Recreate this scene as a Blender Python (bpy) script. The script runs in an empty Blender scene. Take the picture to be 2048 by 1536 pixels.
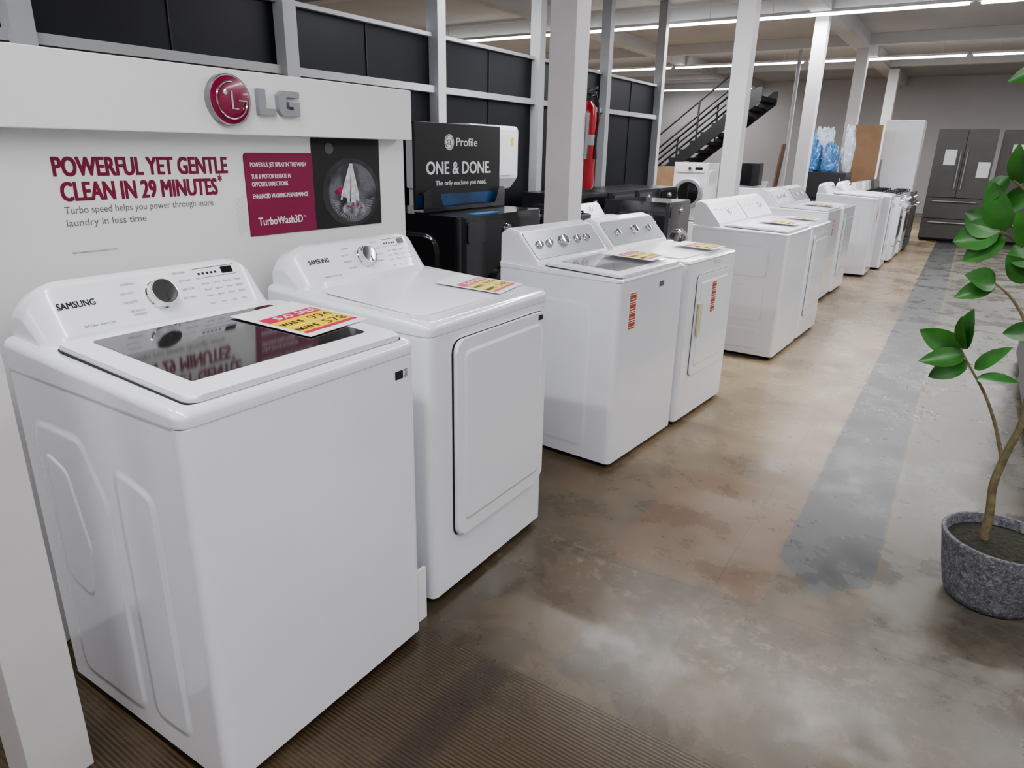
import bpy, bmesh, math, random
from mathutils import Vector as V, Matrix, noise as mnoise
random.seed(7)
X=V((1,0,0));Y=V((0,1,0));Z=V((0,0,1))
COL=bpy.context.scene.collection
rad=math.radians
try:
    bpy.context.scene.view_settings.look='AgX - Medium High Contrast'
except Exception: pass
# ------------------------------------------------------------ materials
def nodes(name):
    m=bpy.data.materials.new(name);m.use_nodes=True;nt=m.node_tree
    b=nt.nodes['Principled BSDF'];return m,nt,b
def mat(name,col,rough=.4,metal=0,var=.04,scale=6,coat=0,emis=None,es=0,bump=0,bscale=60,spec=.5):
    m,nt,b=nodes(name)
    b.inputs['Roughness'].default_value=rough;b.inputs['Metallic'].default_value=metal
    b.inputs['Coat Weight'].default_value=coat;b.inputs['Coat Roughness'].default_value=.08
    b.inputs['Specular IOR Level'].default_value=spec
    tc=nt.nodes.new('ShaderNodeTexCoord');n=nt.nodes.new('ShaderNodeTexNoise')
    n.inputs['Scale'].default_value=scale;n.inputs['Detail'].default_value=4
    nt.links.new(tc.outputs['Object'],n.inputs['Vector'])
    r=nt.nodes.new('ShaderNodeValToRGB')
    r.color_ramp.elements[0].position=.3;r.color_ramp.elements[1].position=.7
    r.color_ramp.elements[0].color=[max(0,c*(1-var)) for c in col]+[1]
    r.color_ramp.elements[1].color=[min(1,c*(1+var)) for c in col]+[1]
    nt.links.new(n.outputs['Fac'],r.inputs['Fac']);nt.links.new(r.outputs['Color'],b.inputs['Base Color'])
    if emis: b.inputs['Emission Color'].default_value=list(emis)+[1];b.inputs['Emission Strength'].default_value=es
    if bump:
        n2=nt.nodes.new('ShaderNodeTexNoise');n2.inputs['Scale'].default_value=bscale;n2.inputs['Detail'].default_value=6
        nt.links.new(tc.outputs['Object'],n2.inputs['Vector'])
        bp=nt.nodes.new('ShaderNodeBump');bp.inputs['Strength'].default_value=bump;bp.inputs['Distance'].default_value=.01
        nt.links.new(n2.outputs['Fac'],bp.inputs['Height']);nt.links.new(bp.outputs['Normal'],b.inputs['Normal'])
    return m
M_white=mat('white_enamel',(.78,.79,.835),.16,0,.01,coat=.6,spec=.6)
M_white2=mat('white_enamel_soft',(.77,.78,.82),.3,0,.01)
M_plastic=mat('white_plastic',(.79,.795,.84),.26,0,.01,coat=.3)
M_gap=mat('dark_gap',(.01,.01,.012),.6)
M_glass=mat('tinted_lid_glass',(.012,.011,.012),.06,0,.02,coat=.6,spec=.6)
M_greyglass=mat('grey_lid_glass',(.28,.29,.30),.06,0,.02,coat=1)
M_chrome=mat('chrome',(.78,.78,.80),.10,1,.02)
M_rim=mat('rim_chrome',(.34,.33,.35),.25,1,.02)
M_darkchrome=mat('dark_chrome',(.50,.50,.52),.18,1,.02)
M_print=mat('dark_print',(.02,.02,.025),.5)
M_greyprint=mat('grey_print',(.13,.13,.15),.5)
M_silver=mat('silver_console',(.36,.37,.39),.3,.3,.02)
M_red=mat('tag_red',(.50,.015,.07),.45)
M_yellow=mat('tag_yellow',(.80,.56,.01),.45)
M_paper=mat('white_paper',(.80,.80,.80),.3)
M_rust=mat('sticker_red',(.42,.09,.05),.5)
M_tape=mat('cream_tape',(.62,.62,.42),.4)
M_blue=mat('blue_tape',(.03,.20,.55),.5)
M_disp=mat('display_white',(.76,.76,.755),.38,0,.01)
M_mag=mat('magenta_print',(.22,.007,.06),.4)
M_dred=mat('dark_red_print',(.19,.006,.04),.45)
M_wprint=mat('white_print',(.82,.82,.82),.45)
M_black=mat('black_gloss',(.012,.012,.014),.16,0,.05,coat=.7)
M_blackm=mat('black_matte',(.010,.010,.012),.5)
M_graph=mat('graphite_metal',(.055,.055,.06),.3,.6,.05)
M_steel=mat('stainless_steel',(.11,.105,.10),.42,.5,.05)
M_col=mat('column_paint',(.62,.60,.605),.5,0,.03)
M_rail=mat('rail_paint',(.42,.43,.45),.5,0,.03)
M_panel=mat('dark_wall_panel',(.006,.007,.011),.45,0,.25,1.5,spec=.3)
M_wall=mat('grey_wall_paint',(.54,.53,.535),.7,0,.06,.7)
M_ceil=mat('ceiling_paint',(.50,.49,.49),.8,0,.10,.6)
M_beam=mat('beam_paint',(.58,.575,.575),.7,0,.05,1)
M_tube=mat('light_tube',(1,1,1),.5,0,0,emis=(.95,.98,1),es=12)
M_metalw=mat('fixture_metal',(.7,.7,.7),.4)
M_extr=mat('extinguisher_red',(.34,.008,.018),.25,0,.03,coat=.5)
M_card=mat('cardboard',(.27,.17,.10),.8,0,.1)
M_bluebag=mat('blue_plastic',(.07,.19,.40),.28,0,.45,8,spec=.8)
M_clear=mat('clear_wrap',(.50,.54,.60),.18,0,.3,12,spec=.9)
M_green=mat('leaf_green',(.045,.165,.032),.32,0,.5,9)
M_bark=mat('bark',(.16,.135,.07),.8,0,.3,40,bump=.5)
M_soil=mat('moss_soil',(.025,.025,.015),.95,0,.5,60,bump=1)
M_bracket=mat('wood_board',(.12,.07,.045),.6,0,.2)
def pot_mat():
    m,nt,b=nodes('speckled_stone');b.inputs['Roughness'].default_value=.75
    tc=nt.nodes.new('ShaderNodeTexCoord');n=nt.nodes.new('ShaderNodeTexNoise');n.inputs['Scale'].default_value=52;n.inputs['Detail'].default_value=9;n.inputs['Roughness'].default_value=.78;n.inputs['Distortion'].default_value=1.5
    nt.links.new(tc.outputs['Object'],n.inputs['Vector'])
    r=nt.nodes.new('ShaderNodeValToRGB');e=r.color_ramp.elements
    e[0].position=.40;e[0].color=(.06,.06,.072,1);e[1].position=.66;e[1].color=(.36,.36,.39,1)
    x=e.new(.52);x.color=(.15,.15,.168,1)
    nt.links.new(n.outputs['Fac'],r.inputs['Fac']);nt.links.new(r.outputs['Color'],b.inputs['Base Color'])
    bp=nt.nodes.new('ShaderNodeBump');bp.inputs['Strength'].default_value=.6;bp.inputs['Distance'].default_value=.004
    nt.links.new(n.outputs['Fac'],bp.inputs['Height']);nt.links.new(bp.outputs['Normal'],b.inputs['Normal']);return m
M_pot=pot_mat()
def perf_mat():
    m,nt,b=nodes('perforated_drum_print');b.inputs['Roughness'].default_value=.4
    tc=nt.nodes.new('ShaderNodeTexCoord');n=nt.nodes.new('ShaderNodeTexVoronoi');n.inputs['Scale'].default_value=120;n.inputs['Randomness'].default_value=.15
    nt.links.new(tc.outputs['Object'],n.inputs['Vector'])
    r=nt.nodes.new('ShaderNodeValToRGB');e=r.color_ramp.elements
    e[0].position=.3;e[0].color=(.008,.008,.01,1);e[1].position=.45;e[1].color=(.070,.070,.076,1)
    n2=nt.nodes.new('ShaderNodeTexNoise');n2.inputs['Scale'].default_value=9
    nt.links.new(tc.outputs['Object'],n2.inputs['Vector'])
    mx=nt.nodes.new('ShaderNodeMix');mx.data_type='RGBA';mx.blend_type='MULTIPLY';mx.inputs[0].default_value=1
    r2=nt.nodes.new('ShaderNodeValToRGB');r2.color_ramp.elements[0].position=.4;r2.color_ramp.elements[0].color=(.3,.3,.3,1);r2.color_ramp.elements[1].position=.6;r2.color_ramp.elements[1].color=(2,2,2.1,1)
    nt.links.new(n2.outputs['Fac'],r2.inputs['Fac'])
    nt.links.new(n.outputs['Distance'],r.inputs['Fac']);nt.links.new(r.outputs['Color'],mx.inputs[6]);nt.links.new(r2.outputs['Color'],mx.inputs[7]);nt.links.new(mx.outputs[2],b.inputs['Base Color']);return m
def floor_mat():
    m,nt,b=nodes('worn_concrete');L=nt.links
    geo=nt.nodes.new('ShaderNodeNewGeometry');sep=nt.nodes.new('ShaderNodeSeparateXYZ');L.new(geo.outputs['Position'],sep.inputs[0])
    x,y=sep.outputs[0],sep.outputs[1]
    def mth(op,a,c=None,cl=False):
        n=nt.nodes.new('ShaderNodeMath');n.operation=op;n.use_clamp=cl
        for i,v in enumerate((a,c)):
            if v is None: continue
            if isinstance(v,(int,float)): n.inputs[i].default_value=v
            else: L.new(v,n.inputs[i])
        return n.outputs[0]
    def noise(s,d=6,r=.6,dist=0):
        n=nt.nodes.new('ShaderNodeTexNoise');n.inputs['Scale'].default_value=s;n.inputs['Detail'].default_value=d;n.inputs['Roughness'].default_value=r;n.inputs['Distortion'].default_value=dist
        L.new(geo.outputs['Position'],n.inputs['Vector']);return n.outputs['Fac']
    def ss(v,lo,hi,a=0,c=1):
        n=nt.nodes.new('ShaderNodeMapRange');n.interpolation_type='SMOOTHSTEP';L.new(v,n.inputs[0])
        n.inputs[1].default_value=lo;n.inputs[2].default_value=hi;n.inputs[3].default_value=a;n.inputs[4].default_value=c;return n.outputs[0]
    def mix(f,a,c):
        n=nt.nodes.new('ShaderNodeMix');n.data_type='RGBA'
        if isinstance(f,(int,float)): n.inputs[0].default_value=f
        else: L.new(f,n.inputs[0])
        for i,v in ((6,a),(7,c)):
            if isinstance(v,tuple): n.inputs[i].default_value=v+(1,)
            else: L.new(v,n.inputs[i])
        return n.outputs[2]
    nb=noise(1.1,5,.6,.4);nm=noise(3.2,8,.65);nf=noise(22,8,.7);nv=noise(110,4,.7);nl=noise(.55,3,.5,.3);ne=noise(1.9,9,.62,.6)
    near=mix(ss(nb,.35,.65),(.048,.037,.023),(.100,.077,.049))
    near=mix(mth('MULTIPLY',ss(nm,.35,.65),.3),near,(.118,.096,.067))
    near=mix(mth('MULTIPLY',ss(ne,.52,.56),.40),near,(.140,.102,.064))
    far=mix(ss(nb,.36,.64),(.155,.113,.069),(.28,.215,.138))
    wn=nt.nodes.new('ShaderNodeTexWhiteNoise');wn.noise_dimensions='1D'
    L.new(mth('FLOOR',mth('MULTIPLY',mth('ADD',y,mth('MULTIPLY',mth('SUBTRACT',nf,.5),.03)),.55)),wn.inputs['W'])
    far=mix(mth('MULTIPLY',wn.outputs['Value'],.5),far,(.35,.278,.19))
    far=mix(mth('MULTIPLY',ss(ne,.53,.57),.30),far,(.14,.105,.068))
    wob=mth('MULTIPLY',mth('SUBTRACT',nm,.5),1.3)
    yy=mth('ADD',y,wob)
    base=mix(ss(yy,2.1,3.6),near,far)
    rect=mth('MULTIPLY',ss(mth('ABSOLUTE',mth('SUBTRACT',mth('ADD',y,mth('MULTIPLY',mth('SUBTRACT',nm,.5),.1)),2.58)),.44,.47,1,0),ss(mth('ABSOLUTE',mth('ADD',x,.62)),.27,.30,1,0))
    base=mix(mth('MULTIPLY',rect,.45),base,(.17,.098,.055))
    base=mix(mth('MULTIPLY',ss(nm,.54,.66),.2),base,(.15,.08,.042))
    xx=mth('ADD',x,mth('MULTIPLY',mth('SUBTRACT',nf,.5),.045))
    grey=mix(ss(nm,.4,.6),(.078,.071,.058),(.14,.128,.104))
    grey=mix(ss(yy,1.6,2.6),near,grey)
    base=mix(ss(xx,-.08,.02),base,grey)
    d=mth('ABSOLUTE',mth('ADD',xx,.19))
    yy2=mth('ADD',y,mth('MULTIPLY',mth('SUBTRACT',nm,.5),.2))
    dd=mth('ADD',d,mth('MULTIPLY',mth('MAXIMUM',mth('SUBTRACT',2.48,yy2),0),.9))
    strip=ss(dd,.160,.167,1,0)
    scol=mix(ss(nm,.35,.7),(.052,.054,.056),(.074,.075,.076))
    base=mix(mth('MULTIPLY',strip,.96),base,scol)
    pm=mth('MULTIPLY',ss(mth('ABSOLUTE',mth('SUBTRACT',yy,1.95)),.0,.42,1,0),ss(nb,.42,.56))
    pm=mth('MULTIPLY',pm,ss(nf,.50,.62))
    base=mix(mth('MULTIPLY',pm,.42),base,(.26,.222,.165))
    base=mix(mth('MULTIPLY',ss(nv,.6,.75),.14),base,(.28,.25,.2))
    w=nt.nodes.new('ShaderNodeMath');w.operation='SINE';L.new(mth('MULTIPLY',mth('ADD',y,mth('MULTIPLY',x,.03)),560),w.inputs[0])
    rib=ss(w.outputs[0],-.6,.8)
    zone=mth('MULTIPLY',ss(mth('ADD',y,mth('MULTIPLY',mth('SUBTRACT',nf,.5),.03)),1.40,1.42,1,0),ss(nm,.38,.55,.5,1))
    ribc=mix(rib,(.028,.018,.010),(.082,.056,.031))
    base=mix(mth('MULTIPLY',zone,.85),base,ribc)
    band=mth('MULTIPLY',ss(mth('ABSOLUTE',mth('ADD',mth('ADD',x,mth('MULTIPLY',mth('SUBTRACT',nm,.5),.2)),.92)),.02,.08,1,0),ss(y,1.38,1.42,1,0))
    base=mix(mth('MULTIPLY',band,.45),base,(.022,.012,.013))
    s1=ss(mth('ABSOLUTE',mth('SUBTRACT',mth('ADD',y,mth('MULTIPLY',mth('SUBTRACT',nb,.5),.10)),2.10)),.0,.005,1,0)
    s2=ss(mth('ABSOLUTE',mth('ADD',mth('ADD',x,mth('MULTIPLY',mth('SUBTRACT',nb,.5),.05)),.50)),.0,.003,1,0)
    s3=ss(mth('ABSOLUTE',mth('SUBTRACT',mth('ADD',y,mth('MULTIPLY',mth('SUBTRACT',nb,.5),.1)),4.6)),.0,.008,1,0)
    base=mix(mth('MULTIPLY',mth('MAXIMUM',mth('MAXIMUM',s1,s2),s3),.4),base,(.02,.015,.012))
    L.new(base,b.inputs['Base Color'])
    L.new(ss(nm,.3,.7,.22,.38),b.inputs['Roughness'])
    b.inputs['Specular IOR Level'].default_value=.45
    bp=nt.nodes.new('ShaderNodeBump');bp.inputs['Strength'].default_value=.07;bp.inputs['Distance'].default_value=.002
    L.new(mth('ADD',mth('ADD',nf,mth('MULTIPLY',nv,.3)),mth('MULTIPLY',mth('MULTIPLY',rib,zone),.7)),bp.inputs['Height']);L.new(bp.outputs['Normal'],b.inputs['Normal'])
    return m
M_floor=floor_mat()
# ------------------------------------------------------------ mesh helpers
def append(bm,t):
    me=bpy.data.meshes.new('t');t.to_mesh(me);bm.from_mesh(me);bpy.data.meshes.remove(me);t.free()
def mk(name,bm,m,parent=None,label=None,sharp=.6,wn=True):
    bmesh.ops.recalc_face_normals(bm,faces=bm.faces)
    for f in bm.faces:f.smooth=True
    for e in bm.edges:
        if len(e.link_faces)==2 and e.calc_face_angle(0)>sharp: e.smooth=False
    me=bpy.data.meshes.new(name);bm.to_mesh(me);bm.free();me.materials.append(m)
    o=bpy.data.objects.new(name,me);COL.objects.link(o)
    if wn:
        md=o.modifiers.new('weighted_normal','WEIGHTED_NORMAL');md.keep_sharp=True;md.weight=80
    if parent:o.parent=parent
    if label:o['label']=label
    return o
def fillet(pts,r,seg=5):
    n=len(pts);out=[]
    rs=r if isinstance(r,(list,tuple)) else [r]*n
    for i in range(n):
        p=V(pts[i]).to_2d();a=V(pts[i-1]).to_2d()-p;c=V(pts[(i+1)%n]).to_2d()-p
        la,lc=a.length,c.length;a.normalize();c.normalize();rr_=rs[i]
        if rr_<=1e-5: out.append(tuple(p));continue
        ang=math.acos(max(-1,min(1,a.dot(c))));t=rr_/math.tan(ang/2);t=min(t,la*.48,lc*.48);
        p0=p+a*t;p1=p+c*t
        for k in range(seg+1):
            s=k/seg;q=p0*(1-s)**2+p*2*s*(1-s)*1.0+p1*s*s
            out.append(tuple(q))
    return out
def rr(x0,x1,y0,y1,r=.01,seg=5): return fillet([(x0,y0),(x1,y0),(x1,y1),(x0,y1)],r,seg)
def circ(cx,cy,rx,ry,n=40,a0=0,a1=360): return [(cx+rx*math.cos(rad(a0+(a1-a0)*i/n)),cy+ry*math.sin(rad(a0+(a1-a0)*i/n))) for i in range(n if a1-a0==360 else n+1)]
def slab(bm,pts,th,o=V((0,0,0)),ax=X,ay=Y,bev=0,seg=2,back=False):
    t=bmesh.new();n=ax.cross(ay);o=V(o)
    a=[t.verts.new(o+ax*p[0]+ay*p[1]) for p in pts];c=[t.verts.new(v.co+n*th) for v in a]
    f0=t.faces.new(a[::-1]);f1=t.faces.new(c);k=len(pts)
    for i in range(k): t.faces.new((a[i],a[(i+1)%k],c[(i+1)%k],c[i]))
    if bev:
        es=list(f1.edges)+(list(f0.edges) if back else [])
        bmesh.ops.bevel(t,geom=es,offset=bev,segments=seg,profile=.5,affect='EDGES',clamp_overlap=True)
    append(bm,t)
def swell(bm,pts,h,inset,o,ax,ay,steps=5):
    # gently raised pressed-metal shape: smooth ramp from the sheet up to height h
    t=bmesh.new();n=ax.cross(ay);o=V(o);k=len(pts);R=[]
    nr=[]
    for i in range(k):
        a=V(pts[i-1]);c=V(pts[(i+1)%k]);d=(c-a).normalized();nr.append(V((-d.y,d.x)))
    for s in range(steps+1):
        u=s/steps;hh=h*(3*u*u-2*u*u*u)
        R.append([t.verts.new(o+ax*(pts[i][0]+nr[i].x*inset*u)+ay*(pts[i][1]+nr[i].y*inset*u)+n*hh) for i in range(k)])
    for A,B in zip(R,R[1:]):
        for i in range(k): t.faces.new((A[i],A[(i+1)%k],B[(i+1)%k],B[i]))
    t.faces.new(R[-1]);t.faces.new(R[0][::-1]);append(bm,t)
def box(bm,x0,x1,y0,y1,z0,z1,bev=0,seg=2):
    t=bmesh.new();bmesh.ops.create_cube(t,size=1)
    for v in t.verts: v.co=V(((x0+x1)/2+v.co.x*(x1-x0),(y0+y1)/2+v.co.y*(y1-y0),(z0+z1)/2+v.co.z*(z1-z0)))
    if bev: bmesh.ops.bevel(t,geom=list(t.edges),offset=bev,segments=seg,profile=.5,affect='EDGES',clamp_overlap=True)
    append(bm,t)
def basis(n):
    n=n.normalized();u=n.cross(Z) if abs(n.z)<.95 else n.cross(X);u.normalize();return u,n.cross(u),n
def lathe(bm,prof,o,n=Z,seg=32):
    u,w,n=basis(V(n));o=V(o);t=bmesh.new();rings=[]
    for r,h in prof:
        if r<1e-5: rings.append([t.verts.new(o+n*h)])
        else: rings.append([t.verts.new(o+n*h+(u*math.cos(a)+w*math.sin(a))*r) for a in [2*math.pi*i/seg for i in range(seg)]])
    for A,B in zip(rings,rings[1:]):
        for i in range(seg):
            j=(i+1)%seg
            if len(A)==1 and len(B)==1: break
            if len(A)==1: t.faces.new((A[0],B[i],B[j]))
            elif len(B)==1: t.faces.new((A[i],B[0],A[j]))
            else: t.faces.new((A[i],B[i],B[j],A[j]))
    if len(rings[0])>1: t.faces.new(rings[0])
    if len(rings[-1])>1: t.faces.new(rings[-1])
    append(bm,t)
def lathe_closed(bm,prof,o,n,seg=40):
    u,w,n=basis(V(n));o=V(o);t=bmesh.new();R=[[t.verts.new(o+n*h+(u*math.cos(2*math.pi*i/seg)+w*math.sin(2*math.pi*i/seg))*r) for i in range(seg)] for r,h in prof]
    k=len(prof)
    for a in range(k):
        A,B=R[a],R[(a+1)%k]
        for i in range(seg):
            j=(i+1)%seg;t.faces.new((A[i],B[i],B[j],A[j]))
    append(bm,t)
def tube(bm,pts,r,seg=8):
    pts=[V(p) for p in pts];t=bmesh.new();R=[];n=len(pts);pu=None
    for i,p in enumerate(pts):
        d=(pts[min(i+1,n-1)]-pts[max(i-1,0)]).normalized()
        if pu is None: u=basis(d)[0]
        else:
            u=pu-d*pu.dot(d);u.normalize()
        pu=u;w=d.cross(u);ri=r[i] if isinstance(r,(list,tuple)) else r
        R.append([t.verts.new(p+(u*math.cos(2*math.pi*k/seg)+w*math.sin(2*math.pi*k/seg))*ri) for k in range(seg)])
    for A,B in zip(R,R[1:]):
        for k in range(seg): t.faces.new((A[k],B[k],B[(k+1)%seg],A[(k+1)%seg]))
    t.faces.new(R[0]);t.faces.new(R[-1]);append(bm,t)
def loft(bm,secs):
    t=bmesh.new();R=[[t.verts.new(V(p)) for p in s] for s in secs];k=len(R[0])
    for A,B in zip(R,R[1:]):
        for i in range(k): t.faces.new((A[i],B[i],B[(i+1)%k],A[(i+1)%k]))
    t.faces.new(R[0]);t.faces.new(R[-1]);append(bm,t)
def text(bm,s,o,ax=Y,ay=Z,h=.02,w=None,bold=0,lift=.0008,center=False,shear=0):
    # bold: stroke thickening as a fraction of the cap height (copies shifted sideways and up)
    cu=bpy.data.curves.new('t','FONT');cu.body=s;cu.size=1;cu.resolution_u=3;cu.shear=shear
    ob=bpy.data.objects.new('t',cu);COL.objects.link(ob);bpy.context.view_layer.update()
    me=bpy.data.meshes.new_from_object(ob.evaluated_get(bpy.context.evaluated_depsgraph_get()))
    bpy.data.objects.remove(ob);bpy.data.curves.remove(cu)
    if len(me.vertices)==0: return
    xs=[v.co.x for v in me.vertices];x0=min(xs);bw=max(xs)-x0;sy=h/.71;sx=(w/bw) if w else sy
    off=-bw*sx/2 if center else 0;n=ax.cross(ay);o=V(o)
    base=[v.co.copy() for v in me.vertices]
    sh=[(0,0)] if not bold else [(-bold,-bold*.6),(bold,-bold*.6),(-bold,bold*.6),(bold,bold*.6),(0,0)]
    for k,(dx,dy) in enumerate(sh):
        for v,c in zip(me.vertices,base):
            v.co=o+ax*((c.x-x0)*sx+off+dx*h)+ay*(c.y*sy+dy*h)+n*(lift+k*.00012)
        bm.from_mesh(me)
    bpy.data.meshes.remove(me)
def thing(name,loc,rot=0,label='',cat='',group=None,tilt=0):
    e=bpy.data.objects.new(name,None);e.empty_display_size=.1;COL.objects.link(e);e.location=loc;e.rotation_euler=(0,rad(tilt),rad(rot))
    e['label']=label;e['category']=cat
    if group:e['group']=group
    return e
def tag_top(o,label,cat,group=None):
    o['label']=label;o['category']=cat
    if group:o['group']=group
def struct(o): o['kind']='structure';return o
def copy_thing(root,loc,rot=None,label=None):
    r=root.copy();COL.objects.link(r);r.location=loc
    if rot is not None:r.rotation_euler=(0,0,rad(rot))
    if label:r['label']=label
    def rec(src,dst):
        for c in list(src.children):
            d=c.copy();COL.objects.link(d);d.parent=dst;rec(c,d)
    rec(root,r);return r
# ------------------------------------------------------------ room shell
def plane_box(name,*a,m=M_wall):
    bm=bmesh.new();box(bm,*a);return struct(mk(name,bm,m))
RX0,RX1,RY0,RY1,CZ=-9.8,5.0,-4.5,22.4,3.45
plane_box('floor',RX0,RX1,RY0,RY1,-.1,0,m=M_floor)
plane_box('ceiling',RX0,RX1,RY0,RY1,CZ,CZ+.1,m=M_ceil)
plane_box('wall_back',RX0,RX1,RY1,RY1+.1,0,CZ)
plane_box('wall_front',RX0,RX1,RY0-.1,RY0,0,CZ)
plane_box('wall_right',RX1,RX1+.1,RY0,RY1,0,CZ)
plane_box('wall_outer',RX0-.1,RX0,RY0,RY1,0,CZ)
plane_box('wall_left',-4.22,-4.14,-4.4,10.36,0,2.34,m=M_panel)
tn=[0]
def trim(*a,m=M_rail):
    tn[0]+=1;return plane_box('trim_%d'%tn[0],*a,m=m)
for yc in (-3.2,-1.5,.18,1.86,3.52,5.15,6.85,8.5,10.3):
    trim(-4.16,-4.04,yc-.055,yc+.055,0,CZ-.002)
for yc in (-.6,1.0,2.7,4.33,6.0,7.67,9.4): trim(-4.14,-4.132,yc-.005,yc+.005,0,2.33,m=M_blackm)
trim(-4.135,-4.08,-4.4,10.36,1.90,1.955)
trim(-4.22,-4.10,-4.4,10.36,2.34,2.37)
trim(-2.2,-1.95,RY0,RY1,3.22,CZ,m=M_beam)
for yc in (.3,3.86,7.4,10.94,14.48,18.02): trim(RX0,RX1,yc-.09,yc+.09,3.27,CZ-.001,m=M_beam)
trim(1.6,1.8,RY0,RY1,3.24,CZ,m=M_beam)
trim(-5.9,-5.7,RY0,RY1,3.24,CZ,m=M_beam)
for (xc,yc,w) in ((-2.1,3.86,.17),(-2.1,7.4,.17),(-2.1,10.94,.17),(-2.04,14.48,.19),(-1.86,18.02,.2)):
    bm=bmesh.new();box(bm,-w/2,w/2,-w/2,w/2,0,3.22,.004)
    o=mk('support_column',bm,M_col);o.location=(xc,yc,0);tag_top(o,'square painted off-white column standing behind the washer row','column','columns along the washer row')
bm=bmesh.new();box(bm,-.065,.065,-.065,.065,0,CZ,.004)
o=mk('support_post',bm,M_col);o.location=(-1.61,.495,0);tag_top(o,'slim square white post beside the first washing machine','post')
def light_row(y,xs,ln,z=3.2):
    for x0 in xs:
        e=thing('ceiling_light',(x0+ln/2,y,z),0,'slim white linear tube fixture hanging below the ceiling','ceiling light','linear ceiling lights')
        bm=bmesh.new();box(bm,-ln/2,ln/2,-.035,.035,0,.04,.005);mk('housing',bm,M_metalw,e)
        bm=bmesh.new();box(bm,-ln/2+.03,ln/2-.03,-.03,.03,-.03,-.0005,.01);mk('tube',bm,M_tube,e)
        for sx in (-ln*.35,ln*.35):
            bm=bmesh.new();tube(bm,[(sx,0,.04),(sx,0,CZ-z)],.004,6);mk('hanger',bm,M_metalw,e)
def arealight(x,y,z,sx,sy,p,col=(.985,.985,1)):
    l=bpy.data.lights.new('area','AREA');l.shape='RECTANGLE';l.size=sx;l.size_y=sy;l.energy=p;l.color=col
    o=bpy.data.objects.new('area_lamp',l);o.location=(x,y,z);COL.objects.link(o)
light_row(10.63,[-8.6,-5.85,-3.1,-.35,2.2],2.7)
light_row(15.75,[-8.7,-5.95,-3.2,-.45,2.2],2.7)
light_row(21.3,[-8.6],2.9)
light_row(5.4,[-5.85,-3.1,-.35,2.2],2.7)
light_row(.2,[-5.85,-3.1,-.35,2.2],2.7)
for y,p in ((10.63,400),(15.75,500),(5.4,280),(.2,225)):
    arealight(-1.9 if y>6 else -.6,y,3.15,13 if y>6 else 10.5,.07,p)
arealight(-7.1,21.3,3.15,2.8,.07,25)
arealight(0,-3.3,3.15,8,.07,105)
W=bpy.data.worlds.new('w');bpy.context.scene.world=W;W.use_nodes=True
W.node_tree.nodes['Background'].inputs[0].default_value=(.6,.65,.7,1);W.node_tree.nodes['Background'].inputs[1].default_value=.2
# ------------------------------------------------------------ appliances
def face_frame(p0,p1):
    a=V((p0[0],0,p0[1]));c=V((p1[0],0,p1[1]));ay=(c-a).normalized();n=Y.cross(ay);L=(c-a).length
    def pt(y,s,off=0): return a+Y*y+ay*(s*L)+n*off
    return pt,ay,n,L
def knob(parent,o,n,r,m1=M_chrome,m2=M_darkchrome,name='knob'):
    bm=bmesh.new();lathe(bm,[(r*1.0,0),(r*1.0,r*.12),(r*.93,r*.2),(r*.9,r*.62),(r*.84,r*.7),(r*.8,r*.68)],o,n,40);ob=mk(name,bm,m1,parent)
    bm=bmesh.new();lathe(bm,[(r*.79,r*.6),(r*.77,r*.69),(r*.5,r*.73),(0,r*.74)],o,n,40);mk('knob_cap',bm,m2,ob)
    u,w,n=basis(n);bm=bmesh.new();slab(bm,rr(-r*.05,r*.05,r*.2,r*.72,r*.03,2),r*.05,V(o)+n*r*.72,u,w,r*.01);mk('knob_pointer',bm,M_print,ob)
    return ob
def emboss(bm,W,D,H,style):
    for sgn in (-1,1):
        ax=X if sgn<0 else -X
        oy=V((0,sgn*W/2,0))
        def q(pts): return pts if sgn<0 else [(-a,b) for a,b in pts][::-1]
        if style=='tall':
            swell(bm,q(fillet([(-.28,.07),(.03,.07),(.03,.67),(-.05,.82),(-.28,.82)],.06,8)),.0035,.022,oy,ax,Z)
            swell(bm,q(fillet([(.06,.09),(.22,.09),(.22,.75),(.06,.79)],.05,8)),.0035,.022,oy,ax,Z)
            swell(bm,q(fillet([(-.25,.38),(-.12,.34),(-.08,.52),(-.13,.72),(-.25,.76)],.05,8)),.0065,.022,oy,ax,Z)
        elif style=='bands':
            for z0,z1 in ((.60,.83),(.28,.55),(.07,.23)): swell(bm,q(rr(-.27,.24,z0,z1,.04,8)),.006,.016,oy,ax,Z)
            swell(bm,q(rr(-.325,-.285,.1,.8,.015)),.005,.01,oy,ax,Z)
        else:
            swell(bm,q(rr(-.28,.20,.08,.80,.06,8)),.003,.022,oy,ax,Z)
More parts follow.
